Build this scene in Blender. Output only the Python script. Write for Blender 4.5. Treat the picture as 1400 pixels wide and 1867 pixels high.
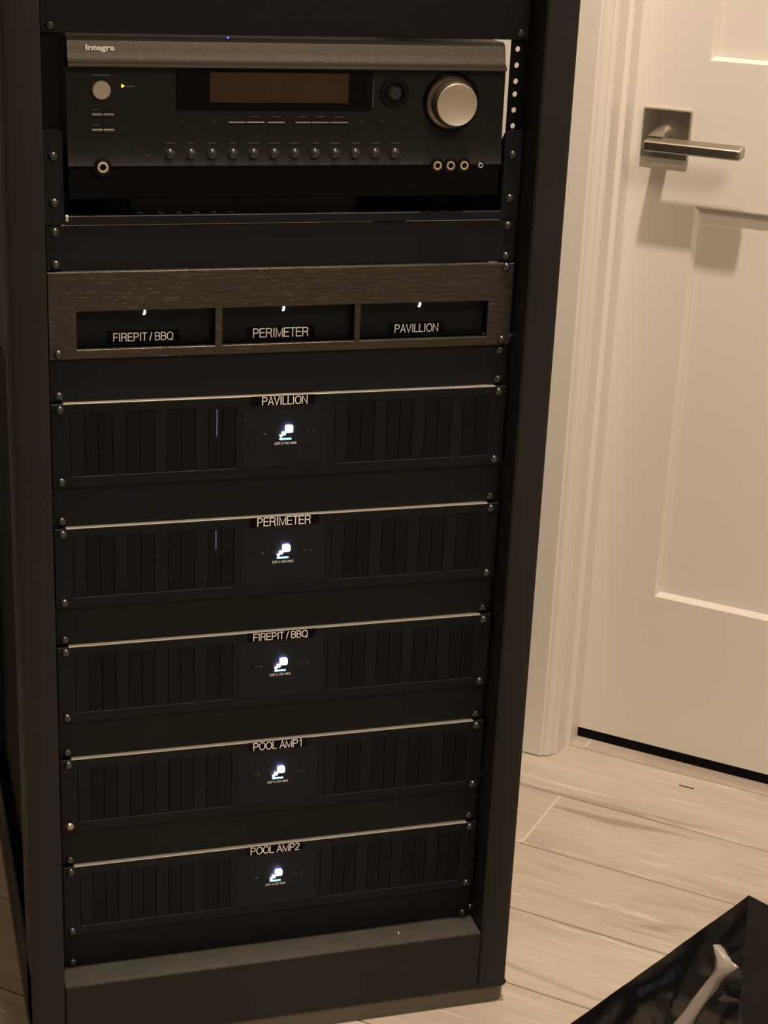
import bpy, bmesh, math, random
from mathutils import Vector, Matrix
random.seed(4)
for o in list(bpy.data.objects):
    bpy.data.objects.remove(o)
S = bpy.context.scene
COL = S.collection
PI = math.pi
U = 0.04445            # one rack unit
ZR = 0.77              # height of the rack datum above the floor

# ------------------------------------------------------------ camera, world, lights, exposure
cd = bpy.data.cameras.new('camera')
cd.sensor_fit = 'HORIZONTAL'
cd.sensor_width = 36.0
cd.lens = 36.0 * 3178.24 / 1400.0
cd.clip_start = 0.05
cam = bpy.data.objects.new('camera', cd)
COL.objects.link(cam)
R_ = ((0.96011301, 0.27331896, 0.05898949), (-0.27650231, 0.89668747, 0.34568492), (0.04158711, -0.34820731, 0.93649462))
M = Matrix.Identity(4)
for r in range(3):
    M[r][0] = R_[r][0]
    M[r][1] = R_[r][2]
    M[r][2] = -R_[r][1]
M[0][3], M[1][3], M[2][3] = -0.40338, -1.69297, 0.51808 + ZR
cam.matrix_world = M
S.camera = cam

w = bpy.data.worlds.new('world')
S.world = w
w.use_nodes = True
w.node_tree.nodes['Background'].inputs[0].default_value = (1.0, 0.8, 0.6, 1)
w.node_tree.nodes['Background'].inputs[1].default_value = 0.002

# local frame of the room: origin at the door's lower left corner, x along the door wall, y into the wall
RO = Vector((0.62958, 0.58807, 0.0))
RM = Matrix.Translation(RO) @ Matrix.Rotation(math.radians(-42.4), 4, 'Z')


def rw(s, t, z):                       # room coordinates: s along the door, t out of it towards the viewer
    return RM @ Vector((s, -t, z))


def area_light(name, loc, size, power, col, shape='DISK', aim=None):
    ld = bpy.data.lights.new(name, 'AREA')
    ld.shape = shape
    ld.size = size
    ld.energy = power
    ld.color = col
    o = bpy.data.objects.new(name, ld)
    o.location = loc
    if aim is not None:
        o.rotation_euler = (Vector(aim) - Vector(loc)).to_track_quat('-Z', 'Y').to_euler()
    COL.objects.link(o)
    return o


WARM = (1.0, 0.80, 0.62)
area_light('downlight_lamp', (0.22, -0.26, 2.745), 0.09, 20.0, WARM)
area_light('fill_lamp', (0.45, -1.95, 2.70), 0.9, 13.0, WARM)  # soft fill added behind the camera to light the fronts

S.view_settings.view_transform = 'Standard'
S.view_settings.look = 'None'
S.view_settings.gamma = 1.0
S.view_settings.use_curve_mapping = False
S.view_settings.exposure = 1.02

# ------------------------------------------------------------ materials


def srgb(r, g, b):
    f = lambda c: (c / 255) / 12.92 if c / 255 <= 0.04045 else ((c / 255 + 0.055) / 1.055) ** 2.4
    return (f(r), f(g), f(b), 1)


def mat(name, col, rough=0.5, metal=0.0, spec=0.5, bump=0.0, bscale=300.0, var=0.0, vscale=6.0, coat=0.0, emit=None, estr=0.0,
        stretch=(1, 1, 1), rvar=0.0):
    m = bpy.data.materials.new(name)
    m.use_nodes = True
    nt = m.node_tree
    b = nt.nodes['Principled BSDF']
    b.inputs['Base Color'].default_value = col if len(col) == 4 else (*col, 1)
    b.inputs['Roughness'].default_value = rough
    b.inputs['Metallic'].default_value = metal
    b.inputs['Specular IOR Level'].default_value = spec
    b.inputs['Coat Weight'].default_value = coat
    if emit:
        b.inputs['Emission Color'].default_value = (*emit, 1)
        b.inputs['Emission Strength'].default_value = estr
    tc = nt.nodes.new('ShaderNodeTexCoord')
    mp = nt.nodes.new('ShaderNodeMapping')
    mp.inputs['Scale'].default_value = stretch
    nt.links.new(tc.outputs['Object'], mp.inputs[0])
    if var > 0 or rvar > 0:
        n = nt.nodes.new('ShaderNodeTexNoise')
        n.inputs['Scale'].default_value = vscale
        n.inputs['Detail'].default_value = 6
        nt.links.new(mp.outputs[0], n.inputs['Vector'])
        if var > 0:
            mx = nt.nodes.new('ShaderNodeMix')
            mx.data_type = 'RGBA'
            c = Vector(col[:3])
            mx.inputs[6].default_value = (*(c * (1 - var)), 1)
            mx.inputs[7].default_value = (*(c * (1 + var)), 1)
            nt.links.new(n.outputs['Fac'], mx.inputs[0])
            nt.links.new(mx.outputs[2], b.inputs['Base Color'])
        if rvar > 0:
            mr = nt.nodes.new('ShaderNodeMapRange')
            mr.inputs['From Min'].default_value = 0.3
            mr.inputs['From Max'].default_value = 0.7
            mr.inputs['To Min'].default_value = rough - rvar
            mr.inputs['To Max'].default_value = rough + rvar
            nt.links.new(n.outputs['Fac'], mr.inputs[0])
            nt.links.new(mr.outputs[0], b.inputs['Roughness'])
    if bump > 0:
        n2 = nt.nodes.new('ShaderNodeTexNoise')
        n2.inputs['Scale'].default_value = bscale
        n2.inputs['Detail'].default_value = 3
        nt.links.new(mp.outputs[0], n2.inputs['Vector'])
        bp = nt.nodes.new('ShaderNodeBump')
        bp.inputs['Strength'].default_value = bump
        bp.inputs['Distance'].default_value = 0.001
        nt.links.new(n2.outputs['Fac'], bp.inputs['Height'])
        nt.links.new(bp.outputs[0], b.inputs['Normal'])
    return m


BLK = (0.030, 0.027, 0.025)
m_frame = mat('black_frame_paint', (0.0160, 0.0152, 0.0142), 0.5, spec=0.28, bump=0.25, bscale=700, var=0.2, vscale=9, rvar=0.1)
m_panel = mat('black_panel_paint', (0.0075, 0.0075, 0.0090), 0.5, spec=0.2, bump=0.3, bscale=900, var=0.15, vscale=14)
m_rail = mat('rail_black', (0.003, 0.003, 0.0033), 0.45, spec=0.15, bump=0.2, bscale=600)
m_amp = mat('amplifier_black', (0.0050, 0.0062, 0.0085), 0.42, spec=0.2, bump=0.2, bscale=900, var=0.25, vscale=7, rvar=0.08)
m_ampc = mat('amplifier_center', (0.0070, 0.0085, 0.0120), 0.38, spec=0.22, var=0.2, vscale=20, rvar=0.1)
m_fin = mat('fin_black', (0.0036, 0.0043, 0.0056), 0.45, spec=0.16, var=0.3, vscale=9)
m_fin2 = mat('fin_black_paler', (0.0058, 0.0066, 0.0082), 0.45, spec=0.18, var=0.3, vscale=9)  # slightly paler than the other fins, for faint bands
m_void = mat('inner_black', (0.003, 0.003, 0.0035), 0.6, spec=0.1)
m_brush = mat('brushed_black_metal', (0.062, 0.055, 0.047), 0.36, metal=0.75, bump=0.7, bscale=60, var=0.3, vscale=18, stretch=(1, 1, 14))
m_lit_tone = mat('painted_lit_metal', (0.05, 0.046, 0.040), 0.45, metal=0.3)  # lightened to stand for light on the window panel edge and receiver side
m_band = mat('bronze_grey_band', (0.085, 0.078, 0.066), 0.42, metal=0.55, bump=0.4, bscale=900)
m_rec = mat('receiver_face', (0.0105, 0.0098, 0.0103), 0.40, metal=0.2, spec=0.25, bump=0.5, bscale=900, var=0.12, vscale=10)
m_gloss = mat('gloss_black', (0.004, 0.004, 0.0045), 0.22, spec=0.15)
m_disp = mat('brown_display_glass', (0.042, 0.025, 0.016), 0.30, spec=0.3, var=0.35, vscale=22, stretch=(1, 1, 0.1))  # brown blocks in the colour imitate reflections of the room
m_silver = mat('champagne_silver', (0.50, 0.45, 0.38), 0.42, metal=0.6, bump=0.1, bscale=500)
m_knobside = mat('knob_side_metal', (0.32, 0.28, 0.23), 0.30, metal=0.9)
m_btn = mat('button_black', (0.022, 0.022, 0.022), 0.28, spec=0.6)
m_grey = mat('grey_print', (0.075, 0.072, 0.068), 0.6)
m_bar = mat('grey_metal_button', (0.13, 0.127, 0.12), 0.4, metal=0.3)
m_edge_glint = mat('painted_edge_glint', (0.42, 0.41, 0.39), 0.4, metal=0.5)  # pale metal imitates overhead light glinting on amplifier top edges
m_white = mat('white_print', (0.95, 0.97, 1.0), 0.6)
m_tape = mat('label_tape_black', (0.002, 0.002, 0.002), 0.5, spec=0.08)
m_text = mat('white_lettering', (1.0, 1.0, 1.0), 0.5, emit=(0.9, 0.9, 0.92), estr=0.0)
m_gold = mat('jack_cream', (0.75, 0.66, 0.42), 0.35, metal=0.5)
m_ring = mat('jack_silver', (0.75, 0.70, 0.62), 0.3, metal=0.6)
m_screw = mat('black_oxide_screw', (0.10, 0.10, 0.095), 0.28, metal=0.85)
m_screw2 = mat('plain_steel_screw', (0.6, 0.55, 0.42), 0.3, metal=0.9)
m_led = mat('cool_white_light', (0.8, 0.9, 1), 0.4, emit=(0.72, 0.86, 1.0), estr=3.0)
m_logo = mat('white_blue_light', (0.9, 0.9, 1), 0.4, emit=(0.86, 0.90, 1.0), estr=3.2)
m_halo = mat('blue_halo_emitter', (0.1, 0.2, 1), 0.4, emit=(0.010, 0.025, 1.0), estr=14.0)
m_bluebar = mat('blue_word_light', (0.2, 0.6, 1), 0.4, emit=(0.30, 0.68, 1.0), estr=1.0)
m_leak = mat('blue_leak_glow', (0.05, 0.06, 0.12), 0.4, emit=(0.18, 0.20, 0.42), estr=0.14)  # dim glow standing for blue light leaking inside the vents
m_yel = mat('yellow_green_light', (0.8, 0.8, 0.1), 0.4, emit=(0.80, 0.70, 0.01), estr=0.8)
m_bluel = mat('small_blue_light', (0.1, 0.1, 1), 0.4, emit=(0.15, 0.15, 1), estr=0.9)
m_door = mat('cream_door_paint', (0.80, 0.77, 0.72), 0.36, bump=0.06, bscale=60, var=0.02, vscale=3)
m_trim = mat('cream_trim_paint', (0.80, 0.77, 0.72), 0.40, bump=0.05, bscale=80)
m_wall = mat('wall_paint', (0.76, 0.73, 0.68), 0.8, bump=0.1, bscale=200)
m_wall2 = mat('darkened_wall_paint', (0.24, 0.225, 0.21), 0.8, bump=0.1, bscale=200)  # unseen walls darkened to weaken bounced and reflected light
m_nick = mat('satin_nickel', (0.46, 0.42, 0.37), 0.36, metal=1.0, bump=0.15, bscale=500, stretch=(1, 1, 8))
m_grout = mat('floor_grout', (0.22, 0.18, 0.145), 0.85, bump=0.3, bscale=300)
m_bag = mat('black_plastic_film', (0.005, 0.005, 0.006), 0.21, spec=0.75, bump=0.2, bscale=40)
m_fold_glint = mat('painted_fold_highlight', (0.34, 0.31, 0.29), 0.18, spec=1.0, coat=0.6, bump=0.6, bscale=60)  # grey colour stands for the highlight on a fold of the black bag
m_ledge = mat('brightened_ledge_paint', (0.060, 0.057, 0.050), 0.5, var=0.3, vscale=40, bump=0.3, bscale=500)  # ledge colour raised for the highlight along its front edge
m_skid = mat('base_skid_rubber', (0.10, 0.092, 0.075), 0.6, var=0.15, vscale=15)
m_glow = mat('lamp_diffuser', (1, 0.95, 0.85), 0.5, emit=(1, 0.8, 0.55), estr=4.0)


def plank_material():
    m = bpy.data.materials.new('wood_look_tile')
    m.use_nodes = True
    nt = m.node_tree
    b = nt.nodes['Principled BSDF']
    L = nt.links.new
    N = nt.nodes.new
    tc = N('ShaderNodeTexCoord')
    oi = N('ShaderNodeObjectInfo')
    add = N('ShaderNodeVectorMath')
    add.operation = 'ADD'
    mul = N('ShaderNodeVectorMath')
    mul.operation = 'SCALE'
    comb = N('ShaderNodeCombineXYZ')
    for i in range(3):
        L(oi.outputs['Random'], comb.inputs[i])
    L(comb.outputs[0], mul.inputs[0])
    mul.inputs['Scale'].default_value = 37.0
    L(tc.outputs['Object'], add.inputs[0])
    L(mul.outputs[0], add.inputs[1])

    def noise(sc, scale, detail, rough, dist=0.0):
        mp = N('ShaderNodeMapping')
        mp.inputs['Scale'].default_value = sc
        L(add.outputs[0], mp.inputs[0])
        n = N('ShaderNodeTexNoise')
        n.inputs['Scale'].default_value = scale
        n.inputs['Detail'].default_value = detail
        n.inputs['Roughness'].default_value = rough
        n.inputs['Distortion'].default_value = dist
        L(mp.outputs[0], n.inputs['Vector'])
        return n

    def ramp(n, pts):
        r = N('ShaderNodeValToRGB')
        e = r.color_ramp.elements
        e[0].position, e[0].color = pts[0]
        e[1].position, e[1].color = pts[-1]
        for p, c in pts[1:-1]:
            x = e.new(p)
            x.color = c
        L(n.outputs['Fac'], r.inputs[0])
        return r

    def mix(fac, a, c, mode='MIX'):
        x = N('ShaderNodeMix')
        x.data_type = 'RGBA'
        x.blend_type = mode
        if isinstance(fac, float):
            x.inputs[0].default_value = fac
        else:
            L(fac, x.inputs[0])
        for sock, v in ((x.inputs[6], a), (x.inputs[7], c)):
            if isinstance(v, tuple):
                sock.default_value = v
            else:
                L(v, sock)
        return x.outputs[2]

    base = ramp(noise((1, 4.5, 1), 2.6, 8, 0.6, 0.4), [(0.25, (0.46, 0.395, 0.33, 1)), (0.5, (0.57, 0.50, 0.425, 1)), (0.75, (0.65, 0.58, 0.50, 1))])
    grain = ramp(noise((1, 9, 1), 9.0, 8, 0.65, 1.2), [(0.3, (0.86, 0.85, 0.83, 1)), (0.7, (1.06, 1.06, 1.06, 1))])
    c = mix(0.8, base.outputs[0], grain.outputs[0], 'MULTIPLY')
    knots = ramp(noise((1, 8, 1), 3.1, 3, 0.5, 0.8), [(0.60, (0, 0, 0, 1)), (0.72, (0.75, 0.75, 0.75, 1))])
    c = mix(knots.outputs[0], c, (0.33, 0.275, 0.21, 1))
    white = ramp(noise((1, 14, 1), 4.2, 5, 0.6, 1.5), [(0.58, (0, 0, 0, 1)), (0.70, (0.7, 0.7, 0.7, 1))])
    c = mix(white.outputs[0], c, (0.80, 0.735, 0.65, 1))
    tone = N('ShaderNodeMapRange')
    tone.inputs['To Min'].default_value = 0.93
    tone.inputs['To Max'].default_value = 1.04
    L(oi.outputs['Random'], tone.inputs[0])
    cc = N('ShaderNodeCombineColor')
    for i in range(3):
        L(tone.outputs[0], cc.inputs[i])
    c = mix(1.0, c, cc.outputs[0], 'MULTIPLY')
    L(c, b.inputs['Base Color'])
    b.inputs['Roughness'].default_value = 0.5
    b.inputs['Specular IOR Level'].default_value = 0.35
    nb = noise((1, 10, 1), 12, 6, 0.6)
    bp = N('ShaderNodeBump')
    bp.inputs['Strength'].default_value = 0.25
    bp.inputs['Distance'].default_value = 0.002
    L(nb.outputs['Fac'], bp.inputs['Height'])
    L(bp.outputs[0], b.inputs['Normal'])
    return m


m_plank = plank_material()

# ------------------------------------------------------------ mesh helpers


def new_bm():
    return bmesh.new()


def box(bm, x0, x1, y0, y1, z0, z1, bev=0.0, seg=1):
    r = bmesh.ops.create_cube(bm, size=1.0)
    vs = r['verts']
    for v in vs:
        v.co = Vector((x0 + (v.co.x + .5) * (x1 - x0), y0 + (v.co.y + .5) * (y1 - y0), z0 + (v.co.z + .5) * (z1 - z0)))
    if bev > 0:
        es = list({e for v in vs for e in v.link_edges})
        bmesh.ops.bevel(bm, geom=es, offset=bev, segments=seg, profile=0.5, affect='EDGES')
    return bm


def cyl(bm, c, r, y0, y1, r2=None, seg=24, bev=0.0):
    """cylinder along Y from y0 (far) to y1 (near) centred on x,z = c, near radius r2"""
    r2 = r if r2 is None else r2
    rings = [(y0, r), (y1 + bev * (1 if y0 > y1 else -1), r2), (y1, r2 - bev)] if bev else [(y0, r), (y1, r2)]
    loops = []
    for y, rr in rings:
        loops.append([bm.verts.new((c[0] + rr * math.cos(2 * PI * k / seg), y, c[1] + rr * math.sin(2 * PI * k / seg))) for k in range(seg)])
    for a, b in zip(loops, loops[1:]):
        for k in range(seg):
            bm.faces.new((a[k], a[(k + 1) % seg], b[(k + 1) % seg], b[k]))
    bm.faces.new(loops[0][::-1])
    bm.faces.new(loops[-1])
    return bm


def lathe(bm, c, prof, seg=24):
    """profile of (radius, y) revolved about the Y axis at x,z = c"""
    loops = []
    for rr, y in prof:
        if rr < 1e-6:
            loops.append([bm.verts.new((c[0], y, c[1]))])
        else:
            loops.append([bm.verts.new((c[0] + rr * math.cos(2 * PI * k / seg), y, c[1] + rr * math.sin(2 * PI * k / seg))) for k in range(seg)])
    for a, b in zip(loops, loops[1:]):
        for k in range(seg):
            q = []
            for v in (a[k % len(a)], a[(k + 1) % len(a)], b[(k + 1) % len(b)], b[k % len(b)]):
                if v not in q:
                    q.append(v)
            if len(q) > 2:
                bm.faces.new(q)
    return bm


def prism_x(bm, prof, x0, x1):
    """(y, z) outline swept along x"""
    a = [bm.verts.new((x0, y, z)) for y, z in prof]
    b = [bm.verts.new((x1, y, z)) for y, z in prof]
    n = len(prof)
    for k in range(n):
        bm.faces.new((a[k], a[(k + 1) % n], b[(k + 1) % n], b[k]))
    bm.faces.new(a[::-1])
    bm.faces.new(b)
    return bm


def prism_z(bm, prof, z0, z1):
    """(x, y) outline swept along z"""
    a = [bm.verts.new((x, y, z0)) for x, y in prof]
    b = [bm.verts.new((x, y, z1)) for x, y in prof]
    n = len(prof)
    for k in range(n):
        bm.faces.new((a[k], a[(k + 1) % n], b[(k + 1) % n], b[k]))
    bm.faces.new(a[::-1])
    bm.faces.new(b)
    return bm


def obj(name, bm, m, parent=None, smooth=False):
    bmesh.ops.recalc_face_normals(bm, faces=bm.faces)
    me = bpy.data.meshes.new(name)
    bm.to_mesh(me)
    bm.free()
    me.materials.append(m)
    if smooth:
        for p in me.polygons:
            p.use_smooth = True
        if smooth == 'auto':
            me.set_sharp_from_angle(angle=math.radians(35))
    o = bpy.data.objects.new(name, me)
    COL.objects.link(o)
    if parent is not None:
        o.parent = parent
    return o


def tag(o, label, cat, group=None):
    o['label'] = label
    o['category'] = cat
    if group:
        o['group'] = group
    return o


def thing(name, label, cat, loc=(0, 0, 0), group=None):
    o = bpy.data.objects.new(name, None)
    o.empty_display_size = 0.05
    COL.objects.link(o)
    o.location = loc
    return tag(o, label, cat, group)


def struct(name, bm, m, parent=None, smooth=False):
    o = obj(name, bm, m, parent, smooth)
    if parent is None:
        o['kind'] = 'structure'
    return o


def text(name, s, cx, cz, y, width, m, parent, height=None, bold=0.0, slant=0.0, depth=0.0002):
    cu = bpy.data.curves.new(name, 'FONT')
    cu.body = s
    cu.size = 1.0
    cu.offset = bold
    cu.shear = slant
    cu.resolution_u = 3
    tmp = bpy.data.objects.new(name, cu)
    COL.objects.link(tmp)
    dg = bpy.context.evaluated_depsgraph_get()
    me = bpy.data.meshes.new_from_object(tmp.evaluated_get(dg))
    bpy.data.objects.remove(tmp)
    xs = [v.co.x for v in me.vertices]
    ys = [v.co.y for v in me.vertices]
    k = width / (max(xs) - min(xs))
    kz = k if height is None else height / (max(ys) - min(ys))
    mx, my = (max(xs) + min(xs)) / 2, (max(ys) + min(ys)) / 2
    for v in me.vertices:
        v.co = Vector((cx + (v.co.x - mx) * k, y - depth, cz + (v.co.y - my) * kz))
    me.materials.clear()
    me.materials.append(m)
    o = bpy.data.objects.new(name, me)
    COL.objects.link(o)
    o.parent = parent
    return o


def arc(cx, cy, rx, ry, a0, a1, n=8):
    return [(cx + rx * math.cos(math.radians(a0 + (a1 - a0) * k / n)), cy + ry * math.sin(math.radians(a0 + (a1 - a0) * k / n))) for k in range(n + 1)]


LETTERS = {   # advance width, open strokes (closed ones repeat their first point), cap height 1
    'P': (0.69, [[(.09, 0), (.09, 1)], [(.09, .945)] + arc(.36, .705, .235, .24, 90, -90) + [(.09, .465)]]),
    'A': (0.69, [[(.045, 0), (.345, .97), (.645, 0)], [(.15, .33), (.54, .33)]]),
    'V': (0.68, [[(.04, 1), (.34, .03), (.64, 1)]]),
    'I': (0.29, [[(.145, 0), (.145, 1)]]),
    'L': (0.58, [[(.09, 1), (.09, .055), (.55, .055)]]),
    'O': (0.79, [arc(.395, .5, .33, .455, 0, 360, 24)]),
    'N': (0.74, [[(.09, 0), (.09, .96), (.65, .04), (.65, 1)]]),
    'E': (0.68, [[(.62, .945), (.09, .945), (.09, .055), (.64, .055)], [(.09, .52), (.58, .52)]]),
    'R': (0.74, [[(.09, 0), (.09, 1)], [(.09, .945)] + arc(.40, .72, .225, .225, 90, -90) + [(.09, .495)], [(.40, .49), (.55, .40), (.60, .22), (.62, .0)]]),
    'M': (0.85, [[(.09, 0), (.09, .95), (.425, .06), (.76, .95), (.76, 0)]]),
    'T': (0.62, [[(.31, 0), (.31, .94)], [(.02, .945), (.60, .945)]]),
    'F': (0.62, [[(.60, .945), (.09, .945), (.09, 0)], [(.09, .50), (.54, .50)]]),
    '/': (0.29, [[(.01, -.02), (.27, 1.02)]]),
    'B': (0.70, [[(.09, .055), (.09, .945)] + arc(.36, .74, .22, .205, 90, -90) + [(.09, .535)], [(.36, .535)] + arc(.38, .295, .24, .24, 90, -90) + [(.09, .055)]]),
    'Q': (0.79, [arc(.395, .5, .33, .455, 0, 360, 24), [(.47, .22), (.72, -.03)]]),
    '1': (0.56, [[(.12, .76), (.27, .80), (.345, .97), (.345, 0)]]),
    '2': (0.56, [arc(.28, .70, .215, .25, 175, -40, 10) + [(.10, .20), (.06, .055), (.52, .055)]]),
    ' ': (0.28, []),
}


def lettering(name, s, cx, cz, y, width, m, parent, weight=0.105, ratio=1.0):
    """flat sans-serif capitals drawn as strokes, scaled to the given width"""
    segs, x = [], 0.0
    for ch in s:
        adv, strokes = LETTERS[ch]
        for st_ in strokes:
            segs.append([(x + px, pz) for px, pz in st_])
        x += adv
    bm = bmesh.new()
    k = width / x
    hw = weight / 2
    for li, st_ in enumerate(segs):
        closed = len(st_) > 3 and math.hypot(st_[0][0] - st_[-1][0], st_[0][1] - st_[-1][1]) < 1e-6
        P_ = st_[:-1] if closed else st_
        n = len(P_)
        lo, hi = [], []
        for i in range(n):
            p = Vector(P_[i])
            a = Vector(P_[i - 1]) if (i > 0 or closed) else None
            c = Vector(P_[(i + 1) % n]) if (i < n - 1 or closed) else None
            d1 = (p - a).normalized() if a is not None else (c - p).normalized()
            d2 = (c - p).normalized() if c is not None else d1
            n1, n2 = Vector((-d1.y, d1.x)), Vector((-d2.y, d2.x))
            mm = (n1 + n2)
            mm = mm.normalized() if mm.length > 1e-4 else n1
            l = hw / max(0.45, mm.dot(n1))
            for arr, sg in ((lo, -1), (hi, 1)):
                v = p + mm * l * sg
                arr.append(bm.verts.new((cx + (v.x - x / 2) * k, y - 0.0002 - 0.00001 * (li % 3), cz + (v.y - .5) * k * ratio)))
        for i in range(n if closed else n - 1):
            j = (i + 1) % n
            bm.faces.new((lo[i], lo[j], hi[j], hi[i]))
    return obj(name, bm, m, parent)


# ------------------------------------------------------------ room shell
def place_room(o):
    o.matrix_world = RM
    return o


S0, S1, T1, CEIL = -1.30, 2.60, 3.60, 2.76
bm = box(new_bm(), S0, S1, -T1, 0.9, -0.06, -0.0016)
floor = place_room(struct('floor', bm, m_grout))
# plank tiles: rows run along the door
ROW, OFF, GAP, PL = 0.157, 0.033, 0.0026, 1.2
mesh_cache = {}


def plank(x0, x1, y0, y1, lift):
    key = (round(x1 - x0, 3), round(y1 - y0, 3))
    if key not in mesh_cache:
        b_ = box(new_bm(), -(x1 - x0) / 2, (x1 - x0) / 2, -(y1 - y0) / 2, (y1 - y0) / 2, -0.008, 0.0, 0.0012)
        bmesh.ops.recalc_face_normals(b_, faces=b_.faces)
        me = bpy.data.meshes.new('plank')
        b_.to_mesh(me)
        b_.free()
        me.materials.append(m_plank)
        mesh_cache[key] = me
    o = bpy.data.objects.new('plank', mesh_cache[key])
    COL.objects.link(o)
    o.parent = floor
    o.location = ((x0 + x1) / 2, (y0 + y1) / 2, lift)


m_grout2 = mat('pale_grout', (0.66, 0.60, 0.52), 0.85, bump=0.3, bscale=300)
joint = {0: 0.024, 1: -0.30, 2: 0.045, 3: -0.42, 4: 0.62, 5: -0.22, 6: 0.30, 7: -0.15, 8: 0.45}
row = -5
while OFF + ROW * row < T1:
    t0, t1 = OFF + ROW * row, OFF + ROW * (row + 1)
    k = row + 1
    j = joint.get(k, (k * 0.437) % PL)
    t1 = min(t1, T1)
    s = S0 - ((S0 - j) % PL)
    while s < S1:
        a, b_ = max(s, S0), min(s + PL, S1)
        if b_ - a > 0.05 and t1 - t0 > 0.03:
            plank(a + GAP / 2, b_ - GAP / 2, -t1 + GAP / 2, -t0 - GAP / 2, 0.0)
        if -0.2 < t0 < 0.6 and S0 < s < S1:
            obj('grout_joint', box(new_bm(), s - 0.0022, s + 0.0022, -t1 + GAP, -t0 - GAP, -0.004, 0.0001), m_grout2, floor)
        s += PL
    row += 1

WT = 0.074   # wall face in front of the door face
bm = new_bm()
box(bm, S0, -0.025, -WT, 0.06, 0, CEIL)
box(bm, 0.842, S1, -WT, 0.06, 0, CEIL)
box(bm, -0.025, 0.842, -WT, 0.06, 2.075, CEIL)
place_room(struct('wall_back', bm, m_wall))
place_room(struct('wall_left', box(new_bm(), S0 - 0.1, S0, -T1, 0.06, 0, CEIL), m_wall2))
place_room(struct('wall_right', box(new_bm(), S1, S1 + 0.1, -T1, 0.06, 0, CEIL), m_wall2))
place_room(struct('wall_front', box(new_bm(), S0 - 0.1, S1 + 0.1, -T1 - 0.1, -T1, 0, CEIL), m_wall2))
place_room(struct('ceiling', box(new_bm(), S0 - 0.1, S1 + 0.1, -T1 - 0.1, 0.06, CEIL, CEIL + 0.08), m_wall))

# jamb, stop and casing
bm = new_bm()
box(bm, -0.025, -0.0065, -0.0765, 0.06, 0, 2.075, 0.0012)
box(bm, 0.8135, 0.842, -0.0765, 0.06, 0, 2.075, 0.0012)
box(bm, -0.0065, 0.8135, -0.0765, 0.06, 2.055, 2.075, 0.0012)
place_room(struct('trim_1', bm, m_trim))
bm = new_bm()
stop = [(-0.0065, -0.0365), (-0.0015, -0.0365), (0.0006, -0.0345), (0.0006, -0.0015), (-0.0065, -0.0015)]
prism_z(bm, stop, 0.0, 2.05)
prism_z(bm, [(0.807 - x, y) for x, y in stop], 0.0, 2.05)
box(bm, -0.0065, 0.8135, -0.0365, -0.0015, 2.045, 2.055, 0.001)
place_room(struct('trim_2', bm, m_trim))
bm = new_bm()
prof = [(-0.0125, -0.076), (-0.0125, -0.0825), (-0.0142, -0.0865), (-0.0175, -0.0895), (-0.0212, -0.0912), (-0.0232, -0.0905), (-0.0238, -0.0935), (-0.0262, -0.0955),
        (-0.070, -0.0962), (-0.0955, -0.0965), (-0.098, -0.094), (-0.098, -0.0741)]
prism_z(bm, prof, 0.002, 2.075)
prism_z(bm, [(0.807 - x, y) for x, y in prof], 0.002, 2.075)
box(bm, -0.098, 0.905, -0.0955, -0.0741, 2.075, 2.160, 0.003)
place_room(struct('trim_3', bm, m_trim, smooth='auto'))

# door slab with recessed panels
DL, DR, DB, DT = -0.0035, 0.8105, 0.017, 2.043
PAN = [(0.102, 0.7045, 0.265, 0.8585), (0.102, 0.7045, 1.0565, 1.925)]
bm = new_bm()
REC, SL = 0.0125, 0.0055


def q(pts):
    bm.faces.new([bm.verts.new(p) for p in pts])


xs = [DL, 0.102, 0.7045, DR]
zs = [DB, 0.265, 0.8585, 1.0565, 1.925, DT]
for i in range(3):
    for j_ in range(5):
        x0, x1, z0, z1 = xs[i], xs[i + 1], zs[j_], zs[j_ + 1]
        if i == 1 and j_ in (1, 3):
            o_ = [(x0, 0, z0), (x1, 0, z0), (x1, 0, z1), (x0, 0, z1)]
            n_ = [(x0 + SL, REC, z0 + SL), (x1 - SL, REC, z0 + SL), (x1 - SL, REC, z1 - SL), (x0 + SL, REC, z1 - SL)]
            for k in range(4):
                q([o_[k], o_[(k + 1) % 4], n_[(k + 1) % 4], n_[k]])
        else:
            q([(x0, 0, z0), (x1, 0, z0), (x1, 0, z1), (x0, 0, z1)])
c8 = [(DL, DB), (DR, DB), (DR, DT), (DL, DT)]
for k in range(4):
    (a, b_), (c_, d_) = c8[k], c8[(k + 1) % 4]
    q([(a, 0, b_), (c_, 0, d_), (c_, 0.035, d_), (a, 0.035, b_)])
q([(a, 0.035, b_) for a, b_ in c8])
bmesh.ops.remove_doubles(bm, verts=bm.verts, dist=1e-5)
door = place_room(struct('door_1', bm, m_door))
for (x0, x1, z0, z1) in PAN:
    b_ = box(new_bm(), x0 + SL + 0.0002, x1 - SL - 0.0002, REC - 0.0006, REC + 0.006, z0 + SL + 0.0002, z1 - SL - 0.0002)
    obj('door_panel', b_, m_door, door)
obj('gap_shade_strip', box(new_bm(), DL + 0.002, DR - 0.002, 0.0015, 0.030, 0.0008, 0.0168), m_void, door)  # dark strip put in for the shade of the gap under the door
# lever handle: rosette, neck, blade
hd = obj('door_handle', box(new_bm(), 0.0175, 0.0862, -0.0085, 0.0005, 0.9195, 0.9875, 0.0015, 2), m_nick, door)
hd['label'] = 'satin nickel square rosette with straight lever'
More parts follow.
